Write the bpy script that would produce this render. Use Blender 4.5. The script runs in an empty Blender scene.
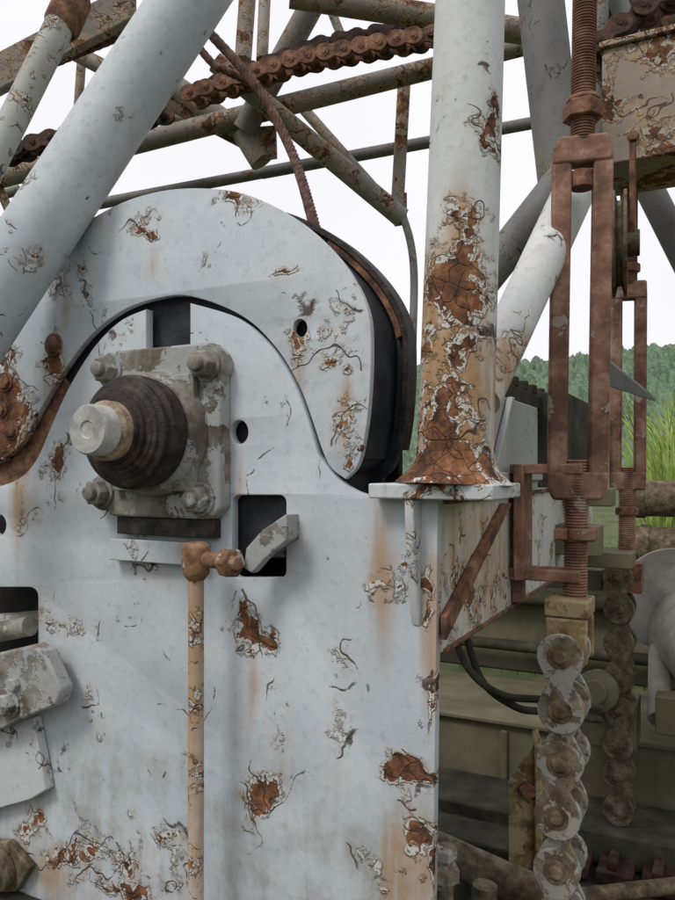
import bpy, bmesh, math, random
from mathutils import Vector, Matrix, noise
random.seed(7)
# ------------------------------------------------------------------ survey frame
A = math.radians(27.0); H = 1.7; D = 1.6; F = 750.0
CAM = Vector((0, -D, H))
FW = Vector((-math.sin(A), math.cos(A), 0)); RT = Vector((math.cos(A), math.sin(A), 0)); UP = Vector((0, 0, 1))
def ray(px, py): return FW*F + RT*(px-337.5) + UP*(470-py)
def PY(px, py, Y=0.0):
    d = ray(px, py); return CAM + d*((Y+D)/d.y)
def PX(px, py, X):
    d = ray(px, py); return CAM + d*((X-CAM.x)/d.x)
def PD(px, py, dep): return CAM + ray(px, py)*(dep/F)

# ------------------------------------------------------------------ materials
class NT:
    def __init__(s, name):
        s.m = bpy.data.materials.new(name); s.m.use_nodes = True
        s.t = s.m.node_tree; s.b = s.t.nodes['Principled BSDF']
    def n(s, typ, **kw):
        nd = s.t.nodes.new(typ)
        for k, v in kw.items(): setattr(nd, k, v)
        return nd
    def l(s, a, b): s.t.links.new(a, b)
    def val(s, sock, v):
        if hasattr(v, 'is_output'): s.l(v, sock)
        else: sock.default_value = v
    def math(s, op, a, b=None, clamp=False):
        nd = s.n('ShaderNodeMath', operation=op, use_clamp=clamp)
        s.val(nd.inputs[0], a)
        if b is not None: s.val(nd.inputs[1], b)
        return nd.outputs[0]
    def vm(s, op, a, b=None):
        nd = s.n('ShaderNodeVectorMath', operation=op)
        s.val(nd.inputs[0], a)
        if b is not None: s.val(nd.inputs[1], b)
        return nd
    def mr(s, v, a, b, c=0.0, d=1.0, smooth=True):
        nd = s.n('ShaderNodeMapRange'); nd.clamp = True
        if smooth: nd.interpolation_type = 'SMOOTHSTEP'
        s.val(nd.inputs[0], v)
        for i, x in enumerate((a, b, c, d)): s.val(nd.inputs[i+1], x)
        return nd.outputs[0]
    def mix(s, f, a, b, mode='MIX'):
        nd = s.n('ShaderNodeMixRGB', blend_type=mode)
        s.val(nd.inputs[0], f)
        for i, x in ((1, a), (2, b)):
            if hasattr(x, 'is_output'): s.l(x, nd.inputs[i])
            else: nd.inputs[i].default_value = (*x, 1) if len(x) == 3 else x
        return nd.outputs[0]
    def noise(s, co, sc, det=4, rough=.55, dist=0.0):
        nd = s.n('ShaderNodeTexNoise'); s.l(co, nd.inputs['Vector'])
        nd.inputs['Scale'].default_value = sc; nd.inputs['Detail'].default_value = det
        nd.inputs['Roughness'].default_value = rough; nd.inputs['Distortion'].default_value = dist
        return nd
    def scl(s, co, v):
        return s.vm('MULTIPLY', co, v).outputs[0]

def rust_color(T, co, k=1.0, dark=(.05,.026,.017), mid=(.20,.085,.04), hi=(.42,.21,.10)):
    n1 = T.noise(co, 18*k, 5, .65).outputs[0]
    n2 = T.noise(co, 80*k, 2, .6).outputs[0]
    c = T.mix(T.mr(n1, .35, .55), dark, mid)
    c = T.mix(T.mr(n1, .5, .72), c, hi)
    c = T.mix(T.mr(n2, .35, .7, 0, .4), c, tuple(x*1.3 for x in dark))
    return c

def field(T, wsp, spots):
    S = None
    for (c, r, w) in spots:
        d = T.vm('SUBTRACT', wsp, tuple(c)).outputs[0]
        d = T.vm('MULTIPLY', d, (1/r[0], 1/r[1], 1/r[2])).outputs[0]
        ln = T.vm('LENGTH', d).outputs['Value']
        v = T.mr(ln, .0, 1.0, w, 0.0, smooth=False)
        S = v if S is None else T.math('MAXIMUM', S, v)
    return S

def painted(name, base, base2, thr=.80, spots=(), drips=(), sc=1.0, rough=.5, streak=.35, dirt=(.22,.17,.10), under=(.60,.61,.59), crackw=.05, drift=.5, grime=None, dripk=.75):
    T = NT(name)
    co = T.n('ShaderNodeTexCoord').outputs['Object']
    warp = T.noise(co, 9*sc, 2, .6)
    wv = T.vm('SUBTRACT', warp.outputs['Color'], (.5,.5,.5)).outputs[0]
    wco = T.vm('ADD', co, T.scl(wv, (.14/sc,.14/sc,.14/sc))).outputs[0]
    fb = T.noise(co, 7*sc, 7, .66).outputs[0]
    fbc = T.math('ADD', T.math('MULTIPLY', T.math('SUBTRACT', fb, .5), 1.55), .5)
    S = field(T, wco, spots)
    vor = T.n('ShaderNodeTexVoronoi', feature='F1'); T.l(wco, vor.inputs['Vector']); vor.inputs['Scale'].default_value = 38*sc
    sep = T.n('ShaderNodeSeparateColor'); T.l(vor.outputs['Color'], sep.inputs[0])
    cell = T.math('MULTIPLY', T.math('SUBTRACT', sep.outputs[0], .5), .17)
    v0 = fbc if S is None else T.math('ADD', fbc, T.math('MULTIPLY', S, .46))
    v = T.math('ADD', v0, cell)
    rustm = T.mr(v, thr, thr+.012)
    under_m = T.mr(v, thr-.05, thr-.044)
    stain = T.mr(v0, thr-.22, thr+.03)
    ve = T.n('ShaderNodeTexVoronoi', feature='DISTANCE_TO_EDGE'); T.l(wco, ve.inputs['Vector']); ve.inputs['Scale'].default_value = 19*sc
    cr = T.mr(ve.outputs['Distance'], 0.0, crackw, 1, 0, smooth=False)
    cr = T.math('MULTIPLY', T.math('POWER', cr, 2.0), T.mr(v0, thr-.15, thr-.08))
    iso = T.noise(wco, 4.5*sc, 1, .5).outputs[0]
    ln = T.mr(T.math('ABSOLUTE', T.math('SUBTRACT', iso, .5)), .001, .0075, 1, 0)
    ln = T.math('MULTIPLY', ln, T.mr(v0, thr-.27, thr-.19))
    cr = T.math('MAXIMUM', cr, ln)
    n1 = T.noise(co, 2.3*sc, 3, .6).outputs[0]
    col = T.mix(T.mr(n1, .35, .65), base, base2)
    fine = T.noise(co, 45*sc, 4, .68).outputs[0]
    col = T.mix(T.mr(fine, .48, .74, 0, .38), col, tuple(x*.60 for x in base))
    st = T.noise(T.scl(co, (15*sc,15*sc,1.7*sc)), 1.0, 4, .6, .6).outputs[0]
    stm = T.math('MULTIPLY', T.mr(st, .5, .74), T.mr(T.math('ADD', n1, T.math('MULTIPLY', T.math('SUBTRACT', fb, .5), .5)), .45, .70))
    col = T.mix(T.math('MULTIPLY', stm, streak), col, dirt)
    if grime is not None:
        z0, z1 = grime
        sx_ = T.n('ShaderNodeSeparateXYZ'); T.l(co, sx_.inputs[0])
        gm = T.math('MULTIPLY', T.mr(sx_.outputs[2], z1, z0), T.mr(T.math('ADD', T.math('MULTIPLY', st, .5), fb), .62, .95))
        col = T.mix(T.math('MULTIPLY', gm, .6), col, (.21,.20,.13))
    col = T.mix(T.mr(fine, .70, .76, 0, .55), col, (.20,.12,.07))
    col = T.mix(T.math('MULTIPLY', stain, drift), col, (.42,.28,.15))
    if drips:
        Dm = field(T, co, drips)
        dm = T.math('MULTIPLY', T.mr(Dm, 0, .8), T.mr(T.math('ADD', T.math('ADD', T.math('MULTIPLY', st, .65), T.math('MULTIPLY', fb, .35)), T.math('MULTIPLY', Dm, .14)), .42, .70))
        col = T.mix(T.math('MULTIPLY', dm, dripk), col, T.mix(fine, (.24,.12,.05), (.50,.31,.15)))
    col = T.mix(T.math('MULTIPLY', under_m, .85), col, under)
    rc = rust_color(T, co)
    col = T.mix(rustm, col, rc)
    col = T.mix(T.math('MULTIPLY', cr, .9), col, (.06,.035,.025))
    T.l(col, T.b.inputs['Base Color'])
    rr = T.math('ADD', T.math('MULTIPLY', rustm, .3), T.math('ADD', T.math('MULTIPLY', fine, .2), rough))
    T.l(rr, T.b.inputs['Roughness'])
    T.b.inputs['Specular IOR Level'].default_value = .3
    h = T.math('MULTIPLY', rustm, -1.0)
    h = T.math('ADD', h, T.math('MULTIPLY', under_m, -.45))
    h = T.math('ADD', h, T.math('MULTIPLY', cr, -.7))
    curl = T.math('MULTIPLY', T.math('SUBTRACT', T.mr(v, thr-.11, thr-.05), under_m), 1.6)
    h = T.math('ADD', h, curl)
    h = T.math('ADD', h, T.math('MULTIPLY', n1, 3.0))
    h = T.math('ADD', h, T.math('MULTIPLY', fine, T.mr(rustm, 0, 1, .3, 1.3)))
    bp = T.n('ShaderNodeBump'); bp.inputs['Strength'].default_value = .85; bp.inputs['Distance'].default_value = .0045
    T.l(h, bp.inputs['Height']); T.l(bp.outputs[0], T.b.inputs['Normal'])
    return T.m

def rusty(name, dark, mid, hi, k=1.0, rough=.85, paint=None, pthr=.55, metal=0.0, bump=.7):
    T = NT(name); co = T.n('ShaderNodeTexCoord').outputs['Object']
    c = rust_color(T, co, k, dark, mid, hi)
    fine = T.noise(co, 90*k, 4, .65).outputs[0]
    if paint:
        p = T.noise(co, 13*k, 6, .68).outputs[0]
        c = T.mix(T.mr(p, pthr, pthr+.03), c, T.mix(fine, paint, tuple(x*.65 for x in paint)))
        h = T.math('ADD', T.mr(p, pthr, pthr+.02), T.math('MULTIPLY', fine, .9))
    else:
        h = T.math('MULTIPLY', fine, 1.6)
    T.l(c, T.b.inputs['Base Color']); T.b.inputs['Roughness'].default_value = rough; T.b.inputs['Metallic'].default_value = metal
    T.b.inputs['Specular IOR Level'].default_value = .3
    bp = T.n('ShaderNodeBump'); bp.inputs['Strength'].default_value = bump; bp.inputs['Distance'].default_value = .003
    T.l(h, bp.inputs['Height']); T.l(bp.outputs[0], T.b.inputs['Normal'])
    return T.m

BL = (.46,.515,.56); BL2 = (.56,.605,.64)
def sp(px, py, rx, rz, w=1.0, Y=0.0, ry=.25):
    p = PY(px, py, Y); d = ray(px, py); k = (Y+D)/d.y
    return (p, (rx*k*1.3, ry, rz*k*1.15), w)
plate_spots = [sp(254,632,22,28,1.0), sp(402,776,38,20,1.35), sp(411,838,16,54,1.1), sp(276,726,30,54,.60), sp(338,724,22,46,.68), sp(262,797,34,50,.68),
  sp(90,855,110,44,.66), sp(150,838,44,36,.76), sp(40,825,30,20,.82), sp(380,560,34,70,.34), sp(20,468,40,20,.8), sp(80,622,26,20,.60),
  sp(431,600,8,90,.75), sp(110,890,90,20,.88), sp(60,460,40,30,.42), sp(345,484,50,12,.45), sp(431,870,10,60,1.1), sp(431,700,6,60,.8)]
plate_drips = [sp(256,690,18,60,.7), sp(406,870,32,90,1.3), sp(380,570,22,120,.9), sp(430,620,14,120,1.2), sp(60,880,90,40,.7), sp(20,500,30,60,.9), sp(240,480,8,50,.6), sp(30,610,40,30,.7), sp(160,575,50,30,.45), sp(276,780,24,60,.45), sp(338,780,18,60,.45), sp(190,540,14,40,.7)]
band_spots = [sp(150,239,26,12,.9), sp(325,352,46,52,.72), sp(298,342,16,26,1.0), sp(54,348,18,48,1.15), sp(60,290,20,34,.75), sp(8,405,32,70,1.35), sp(285,268,20,8,.8), sp(350,430,30,60,.56),
  sp(30,440,30,40,1.0), sp(230,200,50,12,.45), sp(100,250,50,40,.34), sp(343,370,14,16,.85)]
band_drips = [sp(54,392,18,64,1.3), sp(10,440,36,60,1.4), sp(298,378,10,56,.9), sp(345,404,14,60,.8), sp(150,264,12,26,.6), sp(62,300,12,40,.8)]
M_plate = painted('plate_paint', BL, BL2, .83, plate_spots, plate_drips, sc=.85, grime=(.72,1.22), streak=.18, dripk=.75)
M_band = painted('cover_paint', BL, BL2, .83, band_spots, band_drips, sc=.85, streak=.22, dripk=.85)
def spd(px, py, dep, rx, rz, w): 
    k = dep/F; return (PD(px, py, dep), (rx*k, .3, rz*k), w)
col_spots = [spd(453,482,1.7,110,60,1.7), spd(448,435,1.7,50,100,1.5), spd(456,292,1.7,80,66,1.15), spd(425,345,1.7,46,50,.95), spd(480,335,1.7,40,50,.8),
  spd(470,215,1.7,34,30,.40), spd(493,140,1.7,12,110,.5), spd(505,330,1.9,40,50,.5)]
col_drips = [spd(453,410,1.7,80,150,1.8), spd(470,260,1.7,26,120,.9), spd(430,300,1.7,50,100,1.2), spd(450,100,1.7,14,120,.35), spd(505,365,1.9,50,70,1.0)]
M_col = painted('column_paint', (.57,.59,.585), (.65,.665,.65), .83, col_spots, col_drips, streak=.35, drift=.75, dirt=(.33,.22,.14), dripk=.95)
M_rod = painted('rod_paint', (.45,.41,.36), (.54,.50,.45), .76, [(PY(198,700,-.11),(.2,.3,.35),.25)], [(PY(193,700,-.11),(.08,.3,.9),1.1)], streak=.8, drift=.8, dirt=(.30,.17,.10), sc=1.3)
M_flange = painted('flange_paint', (.50,.54,.55), (.56,.59,.60), .74, [spd(450,492,1.65,70,12,.9)], streak=.5)
M_side = painted('side_beam_paint', (.55,.56,.53), (.60,.60,.56), .74, [(PX(460,600,-.57), (.3,.35,.16), .5)], [(PX(480,560,-.57),(.3,.7,.3),1.1)], streak=.8, dirt=(.28,.15,.08), drift=.9)
M_box = painted('bracket_box_paint', (.36,.38,.37), (.44,.455,.44), .80, (), streak=.7, drift=.6, sc=.9)
M_pipe = painted('pipe_paint', (.42,.47,.51), (.52,.56,.585), .82, (), streak=.3)
M_pipe_r = painted('pipe_rusty_paint', (.44,.45,.42), (.36,.36,.33), .68, (), streak=.8, sc=1.0, dirt=(.2,.11,.07), drift=.7)
M_pipe_g = painted('pipe_grey_paint', (.12,.12,.115), (.19,.185,.175), .74, (), streak=.8, sc=.8, dirt=(.10,.065,.05), under=(.22,.22,.2))
M_boom = painted('boom_paint', (.19,.17,.15), (.27,.245,.22), .62, (), streak=.9, sc=.8, dirt=(.13,.075,.05), drift=.85, under=(.33,.30,.26))
M_rust = rusty('rust_steel', (.06,.033,.024), (.21,.10,.06), (.36,.20,.12), .9)
M_rustred = rusty('rust_turnbuckle', (.12,.065,.05), (.275,.145,.10), (.43,.29,.215), .6, paint=(.43,.35,.30), pthr=.60)
M_rustdark = rusty('rust_dark', (.02,.013,.010), (.065,.035,.025), (.14,.07,.045), .8)
M_rope = rusty('rope_rust', (.05,.03,.024), (.16,.085,.062), (.27,.17,.125), 1.5)
M_chain = rusty('chain_steel', (.10,.078,.052), (.24,.195,.14), (.40,.36,.29), .9, paint=(.45,.43,.38), pthr=.49)
M_chainp = rusty('chain_pin_steel', (.07,.05,.03), (.18,.13,.085), (.32,.25,.17), 1.2)
M_chain2 = rusty('chain_steel_old', (.06,.047,.03), (.155,.122,.078), (.27,.23,.155), 1.2)
M_house = rusty('bearing_cast', (.09,.075,.055), (.25,.23,.20), (.39,.375,.34), .5, paint=(.41,.42,.41), pthr=.50, rough=.75)
M_grease = rusty('greasy_steel', (.012,.009,.008), (.042,.030,.025), (.10,.07,.055), 1.2, rough=.55)
M_bare = rusty('shaft_steel', (.27,.26,.24), (.43,.43,.42), (.55,.55,.54), 1.0, rough=.5, bump=.35)
M_collar = rusty('shaft_collar', (.16,.12,.075), (.36,.28,.19), (.52,.44,.33), 1.2, rough=.65)
M_drum = rusty('drum_navy_shade', (.012,.014,.02), (.03,.034,.045), (.055,.058,.07), .6, rough=.6)  # dark navy has the shade behind the cover put into its colour
M_olive = rusty('olive_paint', (.105,.092,.058), (.165,.15,.10), (.225,.205,.14), .13, rough=.7, bump=.4)
M_olivedk = rusty('olive_dark', (.018,.017,.012), (.05,.046,.03), (.10,.09,.062), .2, rough=.9)
M_yellow = rusty('ochre_paint', (.11,.07,.035), (.30,.22,.11), (.45,.37,.21), .8, paint=(.42,.35,.19), pthr=.5)
M_tank = rusty('tank_grey', (.24,.22,.19), (.36,.345,.31), (.46,.45,.41), .3, rough=.7)
M_black = rusty('interior_shade', (.006,.006,.006), (.015,.014,.013), (.03,.027,.025), .6)
M_ovb = painted('overhead_beam_paint', (.27,.225,.185), (.36,.32,.28), .62, (), streak=1.0, sc=.7, dirt=(.20,.11,.07), drift=1.0, under=(.40,.36,.31))

def foliage_mat(name, a, b, c, sc):
    T = NT(name); co = T.n('ShaderNodeTexCoord').outputs['Object']
    n1 = T.noise(co, sc, 5, .7).outputs[0]; n2 = T.noise(co, sc*5, 3, .6).outputs[0]
    col = T.mix(T.mr(n1, .4, .58), a, b); col = T.mix(T.mr(n2, .5, .62), col, c)
    T.l(col, T.b.inputs['Base Color']); T.b.inputs['Roughness'].default_value = .8; T.b.inputs['Specular IOR Level'].default_value = .15
    return T.m
M_hill = foliage_mat('hill_forest', (.075,.12,.085), (.12,.18,.11), (.16,.22,.13), .12)
M_reed = foliage_mat('reed_green', (.22,.32,.06), (.36,.47,.11), (.46,.53,.22), 1.2)
M_grass = foliage_mat('grass_green', (.07,.13,.025), (.14,.22,.05), (.22,.29,.09), 1.2)
M_ground = foliage_mat('ground_soil', (.05,.07,.025), (.09,.12,.04), (.12,.11,.06), .6)
M_soil = rusty('bare_soil', (.03,.025,.016), (.075,.062,.042), (.14,.12,.085), .25, rough=.95)

# ------------------------------------------------------------------ mesh builder
def group(name):
    e = bpy.data.objects.new(name, None); e.empty_display_size = .1
    bpy.context.scene.collection.objects.link(e); return e
def finish(name, me, mat, parent, bevel=0.0, sharp=38):
    bm = bmesh.new(); bm.from_mesh(me); bmesh.ops.recalc_face_normals(bm, faces=bm.faces); bm.to_mesh(me); bm.free()
    for p in me.polygons: p.use_smooth = True
    me.set_sharp_from_angle(angle=math.radians(sharp))
    o = bpy.data.objects.new(name, me); bpy.context.scene.collection.objects.link(o)
    me.materials.append(mat); o.parent = parent
    if bevel:
        b = o.modifiers.new('bevel', 'BEVEL'); b.width = bevel; b.segments = 2; b.limit_method = 'ANGLE'; b.angle_limit = math.radians(40); b.harden_normals = False
    return o
class MB:
    def __init__(s): s.v = []; s.f = []
    def prism(s, pts, vec):
        n = len(pts); o = len(s.v); vec = Vector(vec)
        s.v += [Vector(p) for p in pts] + [Vector(p)+vec for p in pts]
        s.f.append([o+i for i in range(n)]); s.f.append([o+n+i for i in reversed(range(n))])
        for i in range(n): j = (i+1) % n; s.f.append([o+i, o+j, o+n+j, o+n+i])
    def box(s, a, b):
        x0,y0,z0 = a; x1,y1,z1 = b
        s.prism([(x0,y0,z0),(x1,y0,z0),(x1,y0,z1),(x0,y0,z1)], (0,y1-y0,0))
    def lathe(s, p, ax, prof, seg=28, rot=0.0):
        p = Vector(p); ax = Vector(ax).normalized()
        u = ax.orthogonal().normalized(); w = ax.cross(u); o = len(s.v); n = len(prof)
        for (t, r) in prof:
            for i in range(seg):
                a = rot + 2*math.pi*i/seg
                s.v.append(p + ax*t + (u*math.cos(a)+w*math.sin(a))*r)
        for k in range(n-1):
            for i in range(seg):
                j = (i+1) % seg
                s.f.append([o+k*seg+i, o+k*seg+j, o+(k+1)*seg+j, o+(k+1)*seg+i])
        s.f.append([o+i for i in reversed(range(seg))]); s.f.append([o+(n-1)*seg+i for i in range(seg)])
    def tube(s, a, b, r0, r1=None, seg=28):
        a = Vector(a); b = Vector(b); L = (b-a).length; r1 = r0 if r1 is None else r1
        s.lathe(a, b-a, [(0, r0), (L*.25, r0+(r1-r0)*.25), (L*.5, (r0+r1)/2), (L, r1)], seg)
    def hexn(s, p, ax, r, h, seg=6, rot=.3):
        s.lathe(p, ax, [(0, r), (h*.85, r), (h, r*.88)], seg, rot)
    def thread(s, a, b, r, pitch):
        a = Vector(a); b = Vector(b); L = (b-a).length; n = max(2, int(L/pitch)); pr = []
        for i in range(n):
            pr += [(L*i/n, r*.86), (L*(i+.3)/n, r), (L*(i+.55)/n, r), (L*(i+.85)/n, r*.86)]
        pr.append((L, r*.86)); s.lathe(a, b-a, pr, 18)
    def path(s, pts, r, seg=8):
        pts = [Vector(p) for p in pts]; o = len(s.v); u = None; n = len(pts)
        for i, p in enumerate(pts):
            t = (pts[min(i+1,n-1)]-pts[max(i-1,0)]).normalized()
            if u is None: u = t.orthogonal().normalized()
            u = (u - t*u.dot(t)).normalized(); w = t.cross(u)
            for k in range(seg):
                a = 2*math.pi*k/seg; s.v.append(p+(u*math.cos(a)+w*math.sin(a))*r)
        for i in range(n-1):
            for k in range(seg):
                j = (k+1) % seg; s.f.append([o+i*seg+k, o+i*seg+j, o+(i+1)*seg+j, o+(i+1)*seg+k])
        s.f.append([o+k for k in reversed(range(seg))]); s.f.append([o+(n-1)*seg+k for k in range(seg)])
    def obj(s, name, mat, parent, bevel=0.0, sharp=38):
        me = bpy.data.meshes.new(name); me.from_pydata([tuple(v) for v in s.v], [], s.f); me.update()
        return finish(name, me, mat, parent, bevel, sharp)
def crom(pts, n=8):
    P = [Vector((*p, 0)) if len(p) == 2 else Vector(p) for p in pts]; out = []
    for i in range(len(P)-1):
        p0 = P[max(i-1,0)]; p1 = P[i]; p2 = P[i+1]; p3 = P[min(i+2,len(P)-1)]
        for k in range(n):
            t = k/n
            out.append(.5*((2*p1)+(-p0+p2)*t+(2*p0-5*p1+4*p2-p3)*t*t+(-p0+3*p1-3*p2+p3)*t**3))
    out.append(P[-1]); return out
def xy(l): return [(p.x, p.y) for p in l]
def plate(name, outline, holes, Yf, th, mat, parent, bev=.003):
    """flat steel plate standing in the machine's side plane"""
    cu = bpy.data.curves.new(name+'_c', 'CURVE'); cu.dimensions = '2D'; cu.fill_mode = 'BOTH'
    cu.extrude = th/2-bev; cu.bevel_depth = bev; cu.bevel_resolution = 1; cu.offset = -bev
    for lst in [outline]+list(holes):
        s = cu.splines.new('POLY'); w = [PY(px, py, Yf) for px, py in lst]
        s.points.add(len(w)-1)
        for i, p in enumerate(w): s.points[i].co = (p.x, p.z, 0, 1)
        s.use_cyclic_u = True
    o = bpy.data.objects.new('tmp', cu); bpy.context.scene.collection.objects.link(o)
    dg = bpy.context.evaluated_depsgraph_get(); me = bpy.data.meshes.new_from_object(o.evaluated_get(dg))
    bpy.data.objects.remove(o)
    for v in me.vertices: v.co = Vector((v.co.x, Yf+th/2-v.co.z, v.co.y))
    me.materials.clear(); bm = bmesh.new(); bm.from_mesh(me); bmesh.ops.remove_doubles(bm, verts=bm.verts, dist=1e-5); bm.to_mesh(me); bm.free()
    me.name = name
    return finish(name, me, mat, parent, 0, 30)
def circ(px, py, rx, ry=None, n=24):
    ry = ry or rx; return [(px+rx*math.cos(2*math.pi*i/n), py+ry*math.sin(2*math.pi*i/n)) for i in range(n)]
def rrect(x0, y0, x1, y1, r, n=5):
    out = []
    for cx, cy, a0 in ((x1-r,y0+r,-90),(x1-r,y1-r,0),(x0+r,y1-r,90),(x0+r,y0+r,180)):
        for i in range(n+1):
            a = math.radians(a0+90*i/n); out.append((cx+r*math.cos(a), cy+r*math.sin(a)))
    return out

# ------------------------------------------------------------------ main side frame
XR = PY(438, 500).x
fr = group('winch_side_frame')
arch = xy(crom([(318,455),(307,418),(293,382),(270,346),(237,318),(190,303)], 8))
archL = xy(crom([(146,309),(120,321),(94,347),(69,387),(52,424),(36,460),(16,480),(-20,489),(-90,490)], 8))
right = xy(crom([(375,497),(355,491),(336,478),(318,455)], 6))[:-1]
zb = 1240
outline = [(428,zb),(433,900),(438,500)] + right + arch + [(190,346),(189,351),(186,354),(151,354),(147,351),(146,346)] + archL + [(-90,zb-250)]
holes = [rrect(232,495,286,578,7), circ(239,432,9,12), rrect(-50,587,38,655,9), circ(-2,525,8,11)]
plate('side_plate', outline, holes, 0.0, .03, M_plate, fr)
m = MB(); m.box((-2.5,.30,.05), (-.78,.33,1.95)); m.obj('shade_backing', M_black, fr, .003)  # near-black sheet added behind the holes, standing in for interior shade
m = MB()
m.box((-2.3,.035,.0), (XR-.02,.29,.12)); m.obj('base_sill', M_olivedk, fr, .004)
m = MB(); a = PY(113,538,-.02); b = PY(206,566,-.02)
m.box((a.x,-.035,b.z), (b.x,-.001,a.z)); m.obj('bearing_ledge', M_plate, fr, .003)
gap = xy(crom([(60,372),(40,412),(20,448),(2,462),(-60,468)],6)) + [(-60,500),(30,490),(60,455),(80,400)]
plate('joint_ring', gap, [], .031, .012, M_rust, fr, .002)

# arched drum cover
cv = group('drum_cover')
outer = xy(crom([(-90,470),(-60,420),(-25,360),(20,288),(62,240),(110,208),(155,192),(200,188),(245,194),(290,215),(325,243),(352,276),(368,312),(371,350),(369,400),(364,440),(357,466),(345,479)], 8))
inner = xy(crom([(345,479),(331,468),(322,450),(312,420),(299,386),(276,348),(242,316),(190,296),(150,300),(118,313),(88,338),(60,376),(41,408),(22,442),(4,458),(-20,467),(-90,470)], 8))
plate('cover_plate', outer[:-1]+inner[:-1]+[(-90,471)], [circ(300,328,7,9)], .006, .022, M_band, cv)
m = MB()
for (x, y, r) in ((54,345,10),(6,382,9),(12,430,9),(2,410,7)):
    m.hexn(PY(x,y,.006), (0,-1,0), r*.0027, .014); m.lathe(PY(x,y,.006), (0,-1,0), [(0,r*.0027*1.3),(.005,r*.0027*1.3)], 16)
m.obj('cover_bolts', M_rust, cv, .002)

# drum behind the cover
dr = group('winch_drum')
c0 = PY(200,420)
def scaled(lst, k, dx=0):
    out = []
    for px, py in lst:
        p = PY(px, py); q = c0 + (p-c0)*k; out.append(Vector((q.x+dx, 0, q.z)))
    return out
ol = outer[12:]
base_pts = [(330,560),(30,560)]
def drum(nm, k, y0, y1, mat, dx=0):
    m = MB(); pts = scaled(ol, k, dx) + [Vector((PY(x,y).x,0,PY(x,y).z)) for x,y in base_pts]
    m.prism([Vector((p.x,y0,p.z)) for p in pts], (0,y1-y0,0)); return m.obj(nm, mat, dr, .003)
drum('drum_front', .90, .045, .06, M_drum)
drum('drum_barrel', .93, .061, .214, M_drum)
def strip(nm, k0, k1, y0, y1, mat, lo, hi, dx=0):
    m = MB(); src = ol[lo:hi]; a = scaled(src, k0, dx); b = scaled(src, k1, dx)
    pts = a + b[::-1]; m.prism([Vector((p.x,y0,p.z)) for p in pts], (0,y1-y0,0)); return m.obj(nm, mat, dr, .002)
strip('guard_sheet', .94, .955, .05, .235, M_drum, 40, len(ol)-10)
drum('drum_flange', .985, .215, .24, M_drum, .01)
strip('flange_rim', .985, 1.015, .19, .255, M_grease, 30, len(ol)-14, .01)
strip('flange_rim_rust', .95, .982, .195, .213, M_rust, 60, len(ol)-38, .01)

# ------------------------------------------------------------------ bearing block
bb = group('bearing_block')
YF = -.05
def fl(px, py, Y=YF): return PY(px, py, Y)
c = fl(157,434)
tl = fl(103,352); br = fl(220,520)
x0, x1, z0, z1 = tl.x, br.x, br.z, tl.z
def octa(x0,x1,z0,z1,ch,Y): return [(x0+ch,Y,z0),(x1-ch,Y,z0),(x1,Y,z0+ch),(x1,Y,z1-ch),(x1-ch,Y,z1),(x0+ch,Y,z1),(x0,Y,z1-ch),(x0,Y,z0+ch)]
m = MB(); m.prism(octa(x0,x1,z0,z1,.03,YF), (0,.048,0))
m.obj('flange', M_house, bb, .007)
m = MB(); m.lathe((c.x,YF,c.z), (0,-1,0), [(0,.167),(.02,.163),(.045,.154),(.05,.150)], 48)
for sx,sz in ((1,1),(1,-1),(-1,1),(-1,-1)):
    m.prism([(c.x+sx*.03,YF-.001,c.z+sz*.15),(c.x+sx*.135,YF-.001,c.z+sz*.15),(c.x+sx*.14,YF-.001,c.z+sz*.03)], (0,-.022,0))
m.obj('boss', M_house, bb, .003)
m = MB(); m.box((x0+.035,-.034,z0-.05),(x1-.03,-.003,z0-.001)); m.obj('packing_pad', M_grease, bb, .003)
m = MB(); m.lathe((c.x,YF-.045,c.z), (0,-1,0), [(0,.140),(.05,.146),(.060,.145),(.066,.133),(.071,.130),(.075,.136),(.083,.135),(.088,.121),(.094,.118),(.098,.108),(.102,.106),(.105,.09)], 56)
m.obj('seal_rings', M_grease, bb)
m = MB(); m.lathe((c.x,YF-.14,c.z), (0,-1,0), [(0,.096),(.018,.093),(.020,.082),(.026,.080),(.028,.072)], 48); m.obj('seal_lip', M_grease, bb)
m = MB(); m.lathe((c.x,YF-.14,c.z), (0,-1,0), [(0,.073),(.052,.073),(.058,.064)], 48); m.obj('collar', M_collar, bb)
m = MB(); m.lathe((c.x,YF-.15,c.z), (0,-1,0), [(0,.061),(.090,.061),(.097,.056),(.098,.022),(.094,.018),(.094,.004)], 48)
m.obj('shaft', M_bare, bb)
m = MB(); m2 = MB()
for (x,y) in ((95,368),(193,362),(87,493),(187,500)):
    p = PY(x,y,-.105); q = Vector((p.x,YF,p.z))
    m.lathe(q,(0,-1,0),[(0,.044),(.008,.044)],24); m.hexn(q+Vector((0,-.008,0)),(0,-1,0),.036,.032); m.lathe(q+Vector((0,-.04,0)),(0,-1,0),[(0,.02),(.014,.02),(.017,.016)],16)
    m2.lathe((p.x,-.048,p.z),(0,-1,0),[(-.045,.05),(.0,.05),(.0,.048)],24)
m.obj('bolts', M_house, bb, .002); m2.obj('lugs', M_house, bb, .002)

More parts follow.
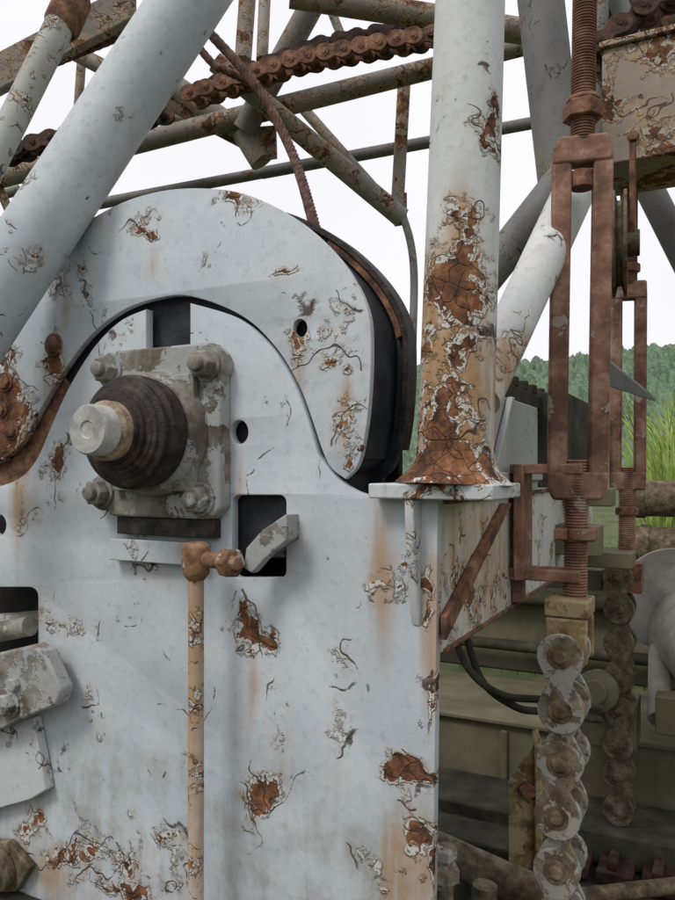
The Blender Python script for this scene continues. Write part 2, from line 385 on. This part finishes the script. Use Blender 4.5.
# ------------------------------------------------------------------ control rod + joint
cr = group('control_rod')
Yr = -.11
a = PY(196,578,Yr)
m = MB(); m.tube(a, (a.x,Yr,.2), .0195); m.obj('rod', M_rod, cr)
M_eye = rusty('eye_rust_paint', (.09,.05,.035), (.26,.14,.08), (.43,.27,.17), .9, paint=(.50,.47,.42), pthr=.56)
m = MB()
h = PY(195,558,Yr)
m.lathe((a.x,Yr,h.z-.055),(0,0,1),[(0,.0205),(.008,.026),(.016,.033),(.034,.035),(.06,.036),(.085,.034),(.094,.024)],20)
g = PY(226,562,Yr); m.lathe(h,(g-h),[(0,.02),((g-h).length,.02)],16)
m.obj('rod_eye', M_eye, cr, .003)
m = MB(); m.lathe(Vector((g.x-.005,Yr,g.z)),(1,-.35,0),[(0,.024),(.006,.036),(.034,.038),(.040,.034),(.041,.018),(.055,.018)],6,.2)
m.obj('pin_nut', M_eye, cr, .003)
m = MB()
P = [(246,548),(262,530),(286,514),(287,540),(264,560),(252,574),(243,568)]
m.prism([PY(x,y,-.085) for x,y in P], (0,.03,0)); m.prism([PY(x,y,-.054) for x,y in [(262,530),(287,514),(288,540),(262,556)]], (0,.15,0))
m.obj('lever_arm', M_house, cr, .004)

# ------------------------------------------------------------------ tubular column
tc = group('tubular_column')
cb = PD(454,478,1.72); ct = PD(474,-120,1.72)
m = MB(); m.tube(cb, ct, .0875, .077, 48); m.obj('pipe', M_col, tc)
ax = (ct-cb).normalized()
m = MB(); m.lathe(cb-ax*.012, ax, [(0,.135),(.012,.122),(.03,.102),(.06,.090),(.075,.086)], 40); m.obj('weld_flare', M_col, tc)
p0 = PY(368,487,-.055); p1 = PY(493,500,-.055)
ztop = cb.z-.012
m = MB(); m.box((p0.x,-.055,ztop-.034),(p1.x,.19,ztop)); m.obj('base_flange', M_flange, tc, .004)
m = MB()
q0 = PY(412,505,-.002); zt = ztop-.035
m.prism([(q0.x,-.002,zt),(q0.x,-.05,zt),(q0.x,-.05,zt-.03),(q0.x,-.04,zt-.12),(q0.x,-.02,zt-.24),(q0.x,-.002,zt-.29)], (.022,0,0))
m.obj('gusset_rib', M_flange, tc, .004)
bs = group('brace_pipe')
m = MB(); m.tube(PD(478,400,1.85), PD(583,172,2.5), .056, .068, 32); m.obj('brace', M_col, bs)
m = MB(); m.tube(PD(534,-60,2.8), PD(562,190,2.8), .084, .084, 32); m.tube(PD(480,285,2.8), PD(572,168,2.75), .066,.066,28); m.obj('upper_braces', M_pipe_g, bs)

# left diagonal strut pipes
ds = group('diagonal_pipe_strut')
m = MB(); m.tube(PD(-90,430,2.02), PD(235,-70,2.25), .098, .100, 48); m.obj('pipe', M_pipe, ds)
ds2 = group('diagonal_pipe_strut')
m = MB(); m.tube(PD(-70,290,2.7), PD(82,-20,3.0), .05, .056, 32); m.obj('pipe', M_pipe_r, ds2)
m = MB(); m.lathe(PD(60,30,2.96), (PD(82,-20,3.0)-PD(60,30,2.96)), [(0,.06),(.02,.07),(.15,.07),(.17,.06)], 24); m.obj('weld_collar', M_rust, ds2)

# ------------------------------------------------------------------ side box beam (runs back)
sb = group('side_box_beam')
zT = ztop-.036; zB = PX(440,655,XR).z
m = MB(); m.box((XR-.16,.031,zB),(XR-.002,2.3,zT)); m.obj('beam', M_side, sb, .004)
def sx(px,py,off=0): 
    p = PX(px,py,XR); return Vector((XR+off, p.y, p.z))
m = MB(); m.prism([sx(440,616),sx(500,503),sx(507,503),sx(448,624),sx(440,640)], (.016,0,0)); m.obj('diagonal_rib', M_rust, sb, .003)
m = MB(); m.box((XR,.04,zB),(XR+.008,2.25,zB+.010)); m.box((XR,.04,zT-.012),(XR+.014,2.25,zT)); m.obj('edge_flanges', M_rust, sb, .002)
m = MB()
y5 = sx(513,500).y; m.box((XR+.001,y5-.02,zB+.016),(XR+.028,y5+.05,zT+.06)); m.obj('vertical_rib', M_rustred, sb, .003)
m = MB(); yb = sx(485,480).y
m.box((XR-.14,yb,zT+.001),(XR-.02,yb+.75,zT+.29)); m.box((XR-.019,yb+.02,zT+.03),(XR+.0,yb+.74,zT+.06))
m.prism([(XR-.018,yb+.1,zT+.062),(XR-.018,yb+.3,zT+.29),(XR-.018,yb+.33,zT+.29),(XR-.018,yb+.13,zT+.062)],(.02,0,0))
m.obj('upper_box', M_box, sb, .004)
m = MB(); m.box((XR-.12,yb+.15,zT+.295),(XR-.04,yb+1.6,zT+.345)); 
for i in range(6): m.hexn((XR-.06,yb+.25+i*.14,zT+.345),(0,0,1),.026,.035)
m.box((XR-.3,yb+.9,zT+.0),(XR+.05,yb+1.5,zT+.36))
m.obj('upper_rail', M_olivedk, sb, .004)
m = MB(); 
for (px,py,w,hh,Y) in ((560,540,75,30,1.35),(570,497,80,18,1.5),(600,560,60,16,1.6),(560,578,80,20,1.9)):
    p = PY(px,py,Y); k=(Y+D)/ray(px,py).y; m.box((p.x-w*k/2,Y,p.z-hh*k/2),(p.x+w*k/2,Y+.12,p.z+hh*k/2))
m.obj('cross_bars', M_olive, sb, .005)

# ------------------------------------------------------------------ chains
def linkshape(c1, c2, side, r, waist, n=10):
    d = (c2-c1).normalized(); s = side; out = []
    for i in range(n+1):
        a = math.pi*(i/n)*1.34 - math.pi*.17; out.append(c1 + s*r*math.cos(a) - d*r*math.sin(a))
    mid = (c1+c2)/2
    out.append(mid - s*r*waist)
    for i in range(n+1):
        a = math.pi*(i/n)*1.34 - math.pi*.17; out.append(c2 - s*r*math.cos(a) + d*r*math.sin(a))
    out.append(mid + s*r*waist); return out
def chain(par, pts, pitch, r, gap, th, pin_r, mat, axis=Vector((0,1,0)), jitter=.0, waist=.55, pmat=None):
    P = [Vector(p) for p in pts]; 
    cum = [0]
    for i in range(1,len(P)): cum.append(cum[-1]+(P[i]-P[i-1]).length)
    def at(s):
        for i in range(1,len(P)):
            if s <= cum[i] or i == len(P)-1: return P[i-1].lerp(P[i], (s-cum[i-1])/(cum[i]-cum[i-1]))
    N = int(cum[-1]/pitch); m = MB(); pm = MB()
    pin = [at(i*pitch)+Vector((random.uniform(-1,1),0,random.uniform(-1,1)))*jitter for i in range(N+1)]
    for i in range(N):
        t = (pin[i+1]-pin[i]).normalized(); side = axis.cross(t).normalized()
        o = gap if i % 2 == 0 else gap-th*1.35
        for s_ in (-1, 1):
            base = axis*(s_*o) - axis*th/2
            m.prism([p+base for p in linkshape(pin[i], pin[i+1], side, r, waist)], axis*th)
    for p in pin:
        pm.lathe(p-axis*(gap+th*1.1), axis, [(0,pin_r*.7),(th*.3,pin_r),(2*gap+th*1.9,pin_r),(2*gap+th*2.2,pin_r*.7)], 16)
        pm.lathe(p-axis*(gap*.75), axis, [(0,pin_r*1.7),(gap*1.5,pin_r*1.7)], 16)
        pm.lathe(p-axis*(gap+th*.72), axis, [(0,pin_r*1.55),(2*gap+th*1.44,pin_r*1.55)], 20)
    m.obj('link_plates', mat, par, .0025); pm.obj('pins', pmat or mat, par, .0015)

def vz(py, dep): return H+(470-py)*dep/F
rc = group('roller_chain')
k = 2.15/F
pt = PD(565,650,2.12); pb = PD(560,1010,2.12)
chain(rc, [pt, Vector((pt.x-.012,pt.y,pb.z))], 53*k*.98, 22*k, .066, .017, 7.5*k, M_chain, jitter=.005, waist=.50, pmat=M_chainp)
rc2 = group('roller_chain')
pt2 = PD(620,575,3.3); 
chain(rc2, [pt2, Vector((pt2.x,pt2.y,.05))], 33*3.3/F, 14.5*3.3/F, .06, .016, 5*3.3/F, M_chain2, jitter=.004, waist=.52)

# ------------------------------------------------------------------ turnbuckles
def turnbuckle(dep, cx, rows, k, halfgap, barw, rodr, mat):
    g = group('turnbuckle')
    def c(py): return PD(cx(py), py, dep)
    top, h1, h2, bot, low = rows
    m = MB(); m.thread(c(top), c(h1+ (h2-h1)*.18), rodr, .0085); m.thread(c(bot-(bot-h2)*.12), c(low), rodr, .0085); m.obj('threaded_rods', M_rustred, g)
    X = Vector((1,.25,0)).normalized(); Yv = Vector((-.25,1,0)).normalized()
    m = MB(); body0 = c(h1); body1 = c(bot); ax = (body0-body1).normalized()
    hh = (h2-h1)*k
    for (p, s_) in ((body0, -1), (body1, 1)):
        w0 = halfgap+barw*.5; w1 = rodr*1.75
        a = p; b = p+ax*s_*hh*1.0
        q = [a-X*w1*1.1, a+X*w1*1.1, a+X*w0*.98+ax*s_*hh*.45, b+X*w0, b-X*w0, a-X*w0*.98+ax*s_*hh*.45]
        m.prism([v-Yv*.032 for v in q], Yv*.064)
    for s_ in (-1, 1):
        a = body0-ax*hh*.8; b = body1+ax*hh*.8
        q = [a+X*(s_*halfgap-barw/2), a+X*(s_*halfgap+barw/2), b+X*(s_*halfgap+barw/2), b+X*(s_*halfgap-barw/2)]
        m.prism([v-Yv*.028 for v in q], Yv*.056)
    m.obj('body', mat, g, .009)
    return g, c
t1, c1 = turnbuckle(2.2, lambda y: 585-(y+10)*.0165, (-40,138,166,500,604), 2.2/F, 19.5*2.2/F, 19*2.2/F, 12*2.2/F, M_rustred)
m = MB()
m.hexn(c1(120), (0,0,1), .058, .05); m.lathe(c1(98),(0,0,-1),[(0,.045),(.012,.05),(.02,.04)],20)
m.hexn(c1(541), (0,0,1), .058, .04, 4, .6); 
m.lathe(c1(172),(0,0,-1),[(0,.034),(.05,.034)],20)
m.obj('lock_nuts', M_rust, t1, .003)
m = MB(); cc = PD(573,598,2.17)
kk = 2.17/F
zt_ = cc.z; zl = cc.z-62*kk
m.box((cc.x-.072,cc.y-.055,zt_-.05),(cc.x+.05,cc.y+.08,zt_)); m.box((cc.x-.068,cc.y-.056,zl),(cc.x+.047,cc.y-.035,zt_-.052)); m.box((cc.x-.068,cc.y+.058,zl),(cc.x+.047,cc.y+.081,zt_-.052)); m.box((cc.x-.05,cc.y-.03,zl+.06),(cc.x+.03,cc.y+.05,zt_-.052)); m.obj('clevis', M_yellow, t1, .006)
m = MB(); m.lathe((pt.x,cc.y-.057,pt.z),(0,-1,0),[(0,.03),(.016,.03),(.02,.024)],20); m.obj('clevis_pin', M_chain, t1)
t2, c2 = turnbuckle(3.3, lambda y: 629-(y-200)*.006, (120,282,300,490,562), 3.3/F, 11.5*3.3/F, 11*3.3/F, 8.5*3.3/F, M_rustred)
m = MB(); m.hexn(c2(273),(0,0,1),.05,.04); m.hexn(c2(515),(0,0,1),.05,.035)
cz = c2(562); m.box((cz.x-.065,cz.y-.05,cz.z-.13),(cz.x+.065,cz.y+.06,cz.z)); m.obj('lock_nuts', M_rust, t2, .004)
kb = group('keeper_bracket')
m = MB(); yk = c1(470).y
for py, th in ((469,.03),(576,.034)):
    z = vz(py,2.2); m.box((XR+.0,yk-.04,z-th/2),(c1(py).x+.02,yk-.005,z+th/2)); m.box((XR+.0,yk+.03,z-th/2),(c1(py).x+.02,yk+.06,z+th/2))
m.box((XR+.015,yk-.055,vz(582,2.2)),(XR+.045,yk+.07,vz(464,2.2)))
z = vz(535,2.2); q = c1(535); m.box((q.x-.055,q.y-.05,z-.012),(q.x+.055,q.y+.05,z+.02))
m.obj('straps', M_rustred, kb, .004)

sh = group('sheave_wheel')
p = PD(612,245,2.9); m = MB()
m.lathe(p,(1,.1,0),[(0,.20),(.012,.20),(.02,.16),(.035,.16),(.043,.20),(.055,.20)],40); m.lathe(p-Vector((.03,0,0)),(1,.1,0),[(0,.05),(.13,.05)],20); m.obj('wheel', M_chain2, sh, .003)
m = MB(); m.box((p.x-.03,p.y-.03,p.z),(p.x-.012,p.y+.03,PD(612,150,2.9).z)); m.box((p.x+.065,p.y-.03,p.z),(p.x+.085,p.y+.03,PD(612,150,2.9).z)); m.obj('hanger', M_rust, sh, .003)
ar = group('pointed_arm')
m = MB(); a = PD(600,368,2.7); b = PD(652,398,2.9)
m.prism([a+Vector((0,0,.05)), b+Vector((0,0,.008)), b-Vector((0,0,.01)), a-Vector((0,0,.055))], (.01,.06,0)); m.obj('arm', M_pipe_g, ar, .003)

# ------------------------------------------------------------------ overhead beam (right)
ob = group('overhead_beam')
p = PY(602,165,1.6); pt_ = PY(602,50,1.6)
m = MB(); m.box((p.x,1.6,p.z),(1.9,1.625,pt_.z)); m.box((p.x,1.626,p.z),(1.9,2.0,p.z+.03)); m.box((p.x,1.975,p.z+.031),(1.9,2.0,pt_.z)); m.box((p.x+.005,1.626,p.z+.031),(p.x+.03,1.974,pt_.z-.01))
m.box((p.x-.01,1.58,pt_.z+.001),(1.9,2.0,pt_.z+.025))
m.obj('channel', M_ovb, ob, .005)
m = MB()
for i in range(7): m.hexn((p.x+.12+i*.2,1.6,p.z+.09+.22*(i%2)),(0,-1,0),.022,.02)
m.obj('bolts', M_rust, ob, .002)
m = MB(); m.tube(PD(640,170,3.9), PD(720,330,3.9), .07); m.tube(PD(600,190,3.2),PD(600,-60,3.2),.035); m.tube(PD(595,-60,3.3),PD(640,60,3.3),.04); m.obj('brace_pipes', M_pipe_g, ob)
oc = group('roller_chain')
chain(oc, [PD(600,48,3.1), PD(640,15,3.1), PD(700,-20,3.1)], .12, .05, .05, .014, .016, M_rustdark)
tb = group('pulley_block')
m = MB(); 
for (px,py,r) in ((612,20,.11),(655,28,.09),(668,0,.12)):
    q = PD(px,py,3.35); m.lathe(q,(0,1,0),[(0,r),(.02,r),(.03,r*.8),(.05,r*.8),(.06,r),(.08,r)],28); m.lathe(q-Vector((0,.03,0)),(0,1,0),[(0,.03),(.14,.03)],12)
m.obj('pulleys', M_rustdark, tb, .002)
m = MB(); q=PD(635,40,3.4); m.box((q.x-.25,q.y,q.z-.05),(q.x+.4,q.y+.03,q.z+.1)); m.obj('cheek', M_rust, tb, .004)

# ------------------------------------------------------------------ lattice boom
lb = group('lattice_boom')
def bt(lst, mat, nm):
    m = MB()
    for (x0,y0,x1,y1,w,d0,d1) in lst: m.tube(PD(x0,y0,d0), PD(x1,y1,d1), w*.5*d0/F, w*.5*d1/F, 18)
    m.obj(nm, mat, lb)
bt([(-40,188,560,36,20,5.2,4.6), (290,-5,540,34,24,4.2,4.4), (150,68,262,148,22,5.0,5.0), (60,45,262,150,16,5.2,5.0)], M_boom, 'chords')
bt([(-40,230,262,173,11,5.8,5.4),(262,173,700,92,12,5.4,5.0),(-40,205,20,190,10,5.6,5.6)], M_pipe_g, 'lower_chords')
bt([(312,5,244,130,24,4.6,4.9),(215,62,402,218,20,4.6,5.0),(404,85,397,212,13,5.0,5.0),(248,-10,243,60,17,5.0,5.0),(266,-30,262,60,12,5.4,5.2),
    (300,105,398,216,11,5.2,5.0),(84,25,78,112,9,5.5,5.5),(0,190,14,222,9,5.2,5.2),(244,132,262,162,24,4.95,4.95),(330,8,352,62,9,5.5,5.5),(120,110,232,130,12,5.4,5.1)], M_boom, 'lacing')
m = MB(); m.path(crom([PD(400,208,5.0),PD(410,240,4.9),PD(414,275,4.8),PD(413,330,4.7),PD(410,420,4.6)],6), 4.0*4.8/F, 12); m.obj('hanger_rod', M_pipe_g, lb)
m = MB(); p0 = PD(-20,80,3.6); p1 = PD(130,0,3.8)
m.prism([p0+UP*.09,p1+UP*.09,p1-UP*.09,p0-UP*.09], (.0,.05,0)); m.obj('top_bar', M_boom, lb, .004)
m = MB()
m.prism([PD(236,128,4.9),PD(275,125,4.9),PD(276,158,4.9),PD(250,162,4.9)], (0,.02,0)); m.prism([PD(100,8,4),PD(150,14,4),PD(150,40,4),PD(120,40,4)],(0,.03,0)); m.prism([PD(388,195,4.98),PD(406,192,4.98),PD(406,224,4.98),PD(394,226,4.98)],(0,.02,0)); m.obj('gusset_plates', M_boom, lb, .003)
bc = group('boom_chain')
chain(bc, [PD(-30,165,4.4),PD(70,137,4.4),PD(165,112,4.4)], .105, .055, .05, .014, .016, M_rustdark, waist=.7)
chain(bc, [PD(195,97,4.3),PD(300,62,4.25),PD(440,36,4.2)], .10, .052, .055, .014, .016, M_rust, waist=.7)
chain(bc, [PD(205,92,4.5),PD(320,48,4.5),PD(450,22,4.5)], .11, .052, .05, .014, .016, M_rustdark, waist=.7)
def rope(par, pts, R, nm='strands', ns=6, pitch=None):
    pitch = pitch or R*9
    P = crom(pts, 24); n = len(P); m = MB(); s = 0; S = [0]
    for i in range(1,n): s += (P[i]-P[i-1]).length; S.append(s)
    L = S[-1]; step = pitch/12; N = int(L/step); Q = []; j = 0
    for i in range(N+1):
        d = i*step
        while j < n-2 and S[j+1] < d: j += 1
        Q.append(P[j].lerp(P[j+1], min(1,(d-S[j])/max(1e-6,S[j+1]-S[j]))))
    u = None; fr_ = []
    for i in range(len(Q)):
        t = (Q[min(i+1,len(Q)-1)]-Q[max(i-1,0)]).normalized()
        if u is None: u = t.orthogonal().normalized()
        u = (u-t*u.dot(t)).normalized(); fr_.append((u.copy(), t.cross(u)))
    for k_ in range(ns):
        pts_ = []
        for i, q in enumerate(Q):
            a = 2*math.pi*(i*step/pitch + k_/ns); pts_.append(q+(fr_[i][0]*math.cos(a)+fr_[i][1]*math.sin(a))*R*.62)
        m.path(pts_, R*.40, 7)
    m.obj(nm, M_rope, par)
wr = group('wire_rope')
rope(wr, [PD(140,-40,3.0),PD(205,28,3.0),PD(255,85,3.0),PD(291,150,2.95),PD(315,228,2.5),PD(322,275,2.2)], 5.0*3.0/F)
wr2 = group('wire_rope')
rope(wr2, [PD(-20,92,3.9),PD(70,55,3.9),PD(160,18,3.9),PD(220,-15,3.9)], 5.5*3.9/F)
wr3 = group('wire_rope')
rope(wr3, [PD(150,-20,4.0),PD(205,55,4.0),PD(225,70,4.0),PD(250,82,4.1)], 4*4.0/F)

# ------------------------------------------------------------------ lower-left linkage
ll = group('brake_linkage')
m = MB(); m.prism([PY(x,y,-.09) for x,y in [(-40,662),(32,645),(44,652),(61,690),(56,706),(30,716),(2,730),(-40,738)]], (0,.05,0)); m.obj('clamp_lever', M_house, ll, .008)
m = MB(); m.prism([PY(x,y,-.035) for x,y in [(-60,738),(33,718),(46,790),(30,800),(-60,825)]], (0,.033,0)); m.obj('backing_plate', M_flange, ll, .004)
m = MB(); m.hexn(PY(9,703,-.09),(0,-1,0),.033,.03); m.lathe(PY(9,703,-.09),(0,-1,0),[(0,.045),(.006,.045)],20); m.hexn(PY(16,684,-.09),(0,-1,0),.02,.02)
m.obj('bolts', M_house, ll, .002)
m = MB(); m.tube(PY(-40,625,.03),PY(45,618,.12),.026); m.tube(PY(-40,640,-.03),PY(30,626,-.02),.03); m.obj('pull_rod', M_house, ll)
m = MB(); m.lathe(PY(2,868,-.03),(0,-1,0),[(0,.062),(.03,.06),(.034,.04),(.06,.038),(.062,.02),(.085,.02)],24); m.prism([PY(x,y,-.03) for x,y in [(-60,838),(8,842),(30,868),(16,892),(-60,896)]],(0,.025,0)); m.obj('rusted_lug', M_chain2, ll, .004)
m = MB(); m.box((PY(-60,900,-.03).x,-.06,PY(20,960,-.03).z),(PY(62,900,-.03).x,-.005,PY(20,898,-.03).z)); m.obj('lower_plate', M_olivedk, ll, .004)

# ------------------------------------------------------------------ undercarriage / machinery behind
uc = group('undercarriage')
m = MB(); m.box((-3,2.2,.05),(1.4,2.9,.40)); m.box((-3,2.17,.401),(1.4,2.95,.43)); 
for i in range(5): m.box((-2.8+i*.9,2.18,.06),(-2.76+i*.9,2.198,.375))
m.obj('track_frame', M_olive, uc, .01)
m = MB(); m.box((-3,3.1,.432),(.15,3.8,1.12)); m.obj('lower_body', M_olive, uc, .02)
m = MB()
m.tube((-3,3.02,.92),(.2,3.02,.92),.05); m.tube((-3,3.0,.62),(.2,3.0,.62),.035)
m.box((-3,2.96,1.13),(.2,3.85,1.17)); m.obj('body_ribs', M_olivedk, uc, .006)
m = MB(); m.box((-2.9,1.3,.0),(-.62,1.5,.22)); m.box((-2.9,.5,.0),(-.9,2.15,.1)); m.box((-3,1.75,.02),(1.4,2.12,.16)); m.obj('cross_member', M_olivedk, uc, .01)
m = MB()
for i in range(26): m.box((-3+i*.17,1.6,.02),(-2.86+i*.17,2.14,.07+.0)); m.box((-2.96+i*.17,1.62,.071),(-2.92+i*.17,2.12,.105))
m.obj('track_shoes', M_rustdark, uc, .006)
pp = group('steel_pipe_stack')
m = MB()
for (py,r,Y,w) in ((498,.11,3.3,0),(545,.115,3.3,.03)):
    a = PY(636,py,Y); m.lathe((a.x-.05+w,Y,a.z),(1,0,0),[(0,r*.8),(.0,r),(.04,r),(.05,r*1.1),(.1,r*1.1),(.11,r),(2.2,r)],32)
m.obj('pipes', M_chain2, pp, .002)
tk = group('storage_tank')
q = PD(690,628,3.7); m = MB(); m.lathe(q,(.35,-1,.0),[(0,.24),(.9,.24)],40); m.lathe(q,(-.35,1,0),[(0,.24),(.05,.2),(.08,.1)],40)
m.lathe(PD(672,600,3.6),(.35,-1,.0),[(0,.25),(.03,.25)],40)
m.obj('shell', M_tank, tk, .003)
m=MB(); m.tube((PD(660,720,3.2)),PD(660,650,3.5),.05); m.obj('leg', M_tank, tk)
hy = group('hydraulic_ram')
m = MB(); m.tube(PD(420,842,2.4),PD(560,905,2.3),.055); m.obj('barrel', M_chain2, hy)
m = MB(); m.tube(PD(445,930,2.0),PD(445,850,2.0),.022); m.hexn(PD(445,880,2.0),(0,0,1),.04,.04); m.hexn(PD(445,858,2.0),(0,0,1),.034,.03); m.obj('stud', M_chain, hy, .002)
m = MB(); m.tube(PD(480,960,2.1),PD(485,885,2.1),.035); m.tube(PD(550,900,2.7),PD(680,885,2.9),.03); m.obj('links', M_chain2, hy)
yb_ = group('ochre_bracket')
m = MB(); m.prism([PD(x,y,2.75) for x,y in [(508,782),(535,742),(548,748),(548,872),(508,880)]], FW*.05+RT*.03); m.prism([PD(x,y,2.72) for x,y in [(535,742),(541,738),(543,880),(535,880)]], FW*.12+RT*.02)
m.obj('bracket', M_yellow, yb_, .005)
m = MB(); m.lathe(PD(527,790,2.74),-FW,[(0,.03),(.02,.03)],6); m.obj('bolt', M_rust, yb_, .002)
dz = group('valve_block')
m = MB(); q = PD(600,690,3.3); m.lathe(q,(0,-1,.2),[(0,.09),(.1,.09),(.12,.05),(.18,.05)],24); m.box((q.x-.1,q.y,q.z-.25),(q.x+.15,q.y+.2,q.z-.05)); q=PD(668,712,3.1); m.box((q.x-.05,q.y,q.z-.1),(q.x+.2,q.y+.1,q.z+.06)); m.obj('castings', M_olive, dz, .006)
hs = group('hydraulic_hose')
m = MB()
for (dx,dy) in ((0,0),(14,12)):
    m.path(crom([PD(446+dx,610,3.0),PD(466+dx,665+dy,2.9),PD(500+dx,694+dy,2.75),PD(545,700+dy,2.8),PD(600,708+dy,3.0)],8),.014,10)
m.obj('hoses', M_olivedk, hs)

# ------------------------------------------------------------------ ground, vegetation, hills
me = bpy.data.meshes.new('ground'); R_ = 1500
bm = bmesh.new(); bmesh.ops.create_grid(bm, x_segments=60, y_segments=60, size=R_)
bm.to_mesh(me); bm.free(); g = bpy.data.objects.new('ground', me); bpy.context.scene.collection.objects.link(g); me.materials.append(M_ground)
V = []; n_ = 60
for i in range(n_):
    a = 2*math.pi*i/n_; r_ = 4.6+.5*noise.noise((math.cos(a)*2,math.sin(a)*2,5)); V.append((r_*math.cos(a)-.6, r_*.9*math.sin(a)+.2, .004))
me = bpy.data.meshes.new('bare_soil'); me.from_pydata(V,[],[list(range(n_))]); me.materials.append(M_soil)
bpy.context.scene.collection.objects.link(bpy.data.objects.new('bare_soil', me))
def blades(name, n, region, hmin, hmax, wid, mat, bend=.35):
    V = []; Fc = []
    for i in range(n):
        x, y = region(); h_ = random.uniform(hmin,hmax); a = random.uniform(0,math.pi*2); w = wid*random.uniform(.6,1.3)
        dx, dy = math.cos(a), math.sin(a); b = random.uniform(0,bend)*h_; ba = random.uniform(0,math.pi*2); bx, by = math.cos(ba)*b, math.sin(ba)*b
        o = len(V)
        for t, ww in ((0,1),(.45,.9),(.8,.55)):
            cx, cy, cz_ = x+bx*t*t, y+by*t*t, h_*(t-.12*bend*t*t)
            V += [(cx-dx*w*ww,cy-dy*w*ww,cz_),(cx+dx*w*ww,cy+dy*w*ww,cz_)]
        V.append((x+bx,y+by,h_*(1-.2*bend)))
        Fc += [(o,o+1,o+3,o+2),(o+2,o+3,o+5,o+4),(o+4,o+5,o+6)]
    me = bpy.data.meshes.new(name); me.from_pydata(V,[],Fc); me.materials.append(mat)
    o = bpy.data.objects.new(name, me); bpy.context.scene.collection.objects.link(o); return o
blades('tall_grass', 13000, lambda: (random.uniform(-.55,7), random.uniform(5.9,9.5)), 1.4, 2.9, .016, M_reed, .45)
blades('grass', 22000, lambda: (random.uniform(-7,8), random.uniform(4.6,14)), .15, .5, .008, M_grass, .6)
blades('weeds', 4000, lambda: (random.uniform(.25,3.4), random.uniform(3.1,4.8)), .2, .8, .012, M_grass, .6)
V = []; Fc = []; NA = 1500; NR = 40
for i in range(NA):
    a = 2*math.pi*i/NA
    for j in range(NR):
        t = j/(NR-1); rr = 230+t*300
        hgt = (68+26*noise.noise((math.cos(a)*2.2, math.sin(a)*2.2, .3))+12*noise.noise((math.cos(a)*7, math.sin(a)*7, 2)))*math.sin(min(1,t*1.15)*math.pi/2)**1.3
        x, y = rr*math.cos(a), rr*math.sin(a)
        hgt += (7*abs(noise.noise((x*.09,y*.09,1)))+6*noise.noise((x*.22,y*.22,4))+2.5*noise.noise((x*.5,y*.5,7)))*min(1,t*6)
        V.append((x,y,hgt-1))
for i in range(NA):
    for j in range(NR-1):
        a_ = i*NR+j; b_ = ((i+1)%NA)*NR+j; Fc.append((a_,a_+1,b_+1,b_))
me = bpy.data.meshes.new('hills'); me.from_pydata(V,[],Fc); me.materials.append(M_hill)
ho = bpy.data.objects.new('hills', me); bpy.context.scene.collection.objects.link(ho)

# ------------------------------------------------------------------ light + sky
el, az = math.radians(52), math.radians(200)
w = bpy.data.worlds.new('World'); bpy.context.scene.world = w; w.use_nodes = True; nt = w.node_tree
bg = nt.nodes['Background']; sky = nt.nodes.new('ShaderNodeTexSky'); sky.sky_type = 'NISHITA'; sky.sun_disc = False
sky.sun_elevation = el; sky.sun_rotation = az
mx = nt.nodes.new('ShaderNodeMixRGB'); mx.inputs[0].default_value = .88
tc_ = nt.nodes.new('ShaderNodeTexCoord'); nz = nt.nodes.new('ShaderNodeTexNoise'); nz.inputs['Scale'].default_value = 2.2; nz.inputs['Detail'].default_value = 4
nt.links.new(tc_.outputs['Generated'], nz.inputs['Vector'])
cm = nt.nodes.new('ShaderNodeMixRGB'); cm.inputs[1].default_value = (8.5,8.3,8.7,1); cm.inputs[2].default_value = (10.4,10.2,10.3,1)
nt.links.new(nz.outputs[0], cm.inputs[0]); nt.links.new(sky.outputs[0], mx.inputs[1]); nt.links.new(cm.outputs[0], mx.inputs[2])
nt.links.new(mx.outputs[0], bg.inputs[0]); bg.inputs[1].default_value = .113
ld = bpy.data.lights.new('sun', 'SUN'); ld.energy = 1.5; ld.angle = math.radians(16); ld.color = (1,.96,.90)
lo = bpy.data.objects.new('sun', ld); bpy.context.scene.collection.objects.link(lo)
sd = Vector((math.sin(az)*math.cos(el), math.cos(az)*math.cos(el), math.sin(el)))
lo.rotation_euler = (-sd).to_track_quat('-Z','Y').to_euler(); lo.location = (0,0,10)
sc = bpy.context.scene; sc.view_settings.view_transform = 'Standard'; sc.view_settings.look = 'None'; sc.view_settings.exposure = 0
cd = bpy.data.cameras.new('camera'); cam = bpy.data.objects.new('camera', cd); sc.collection.objects.link(cam); sc.camera = cam
cd.sensor_fit = 'VERTICAL'; cd.sensor_height = 36; cd.lens = 30; cd.shift_y = 20/900; cd.clip_end = 4000; cd.clip_start = .05
cam.location = CAM; cam.rotation_euler = (math.radians(90), 0, A)
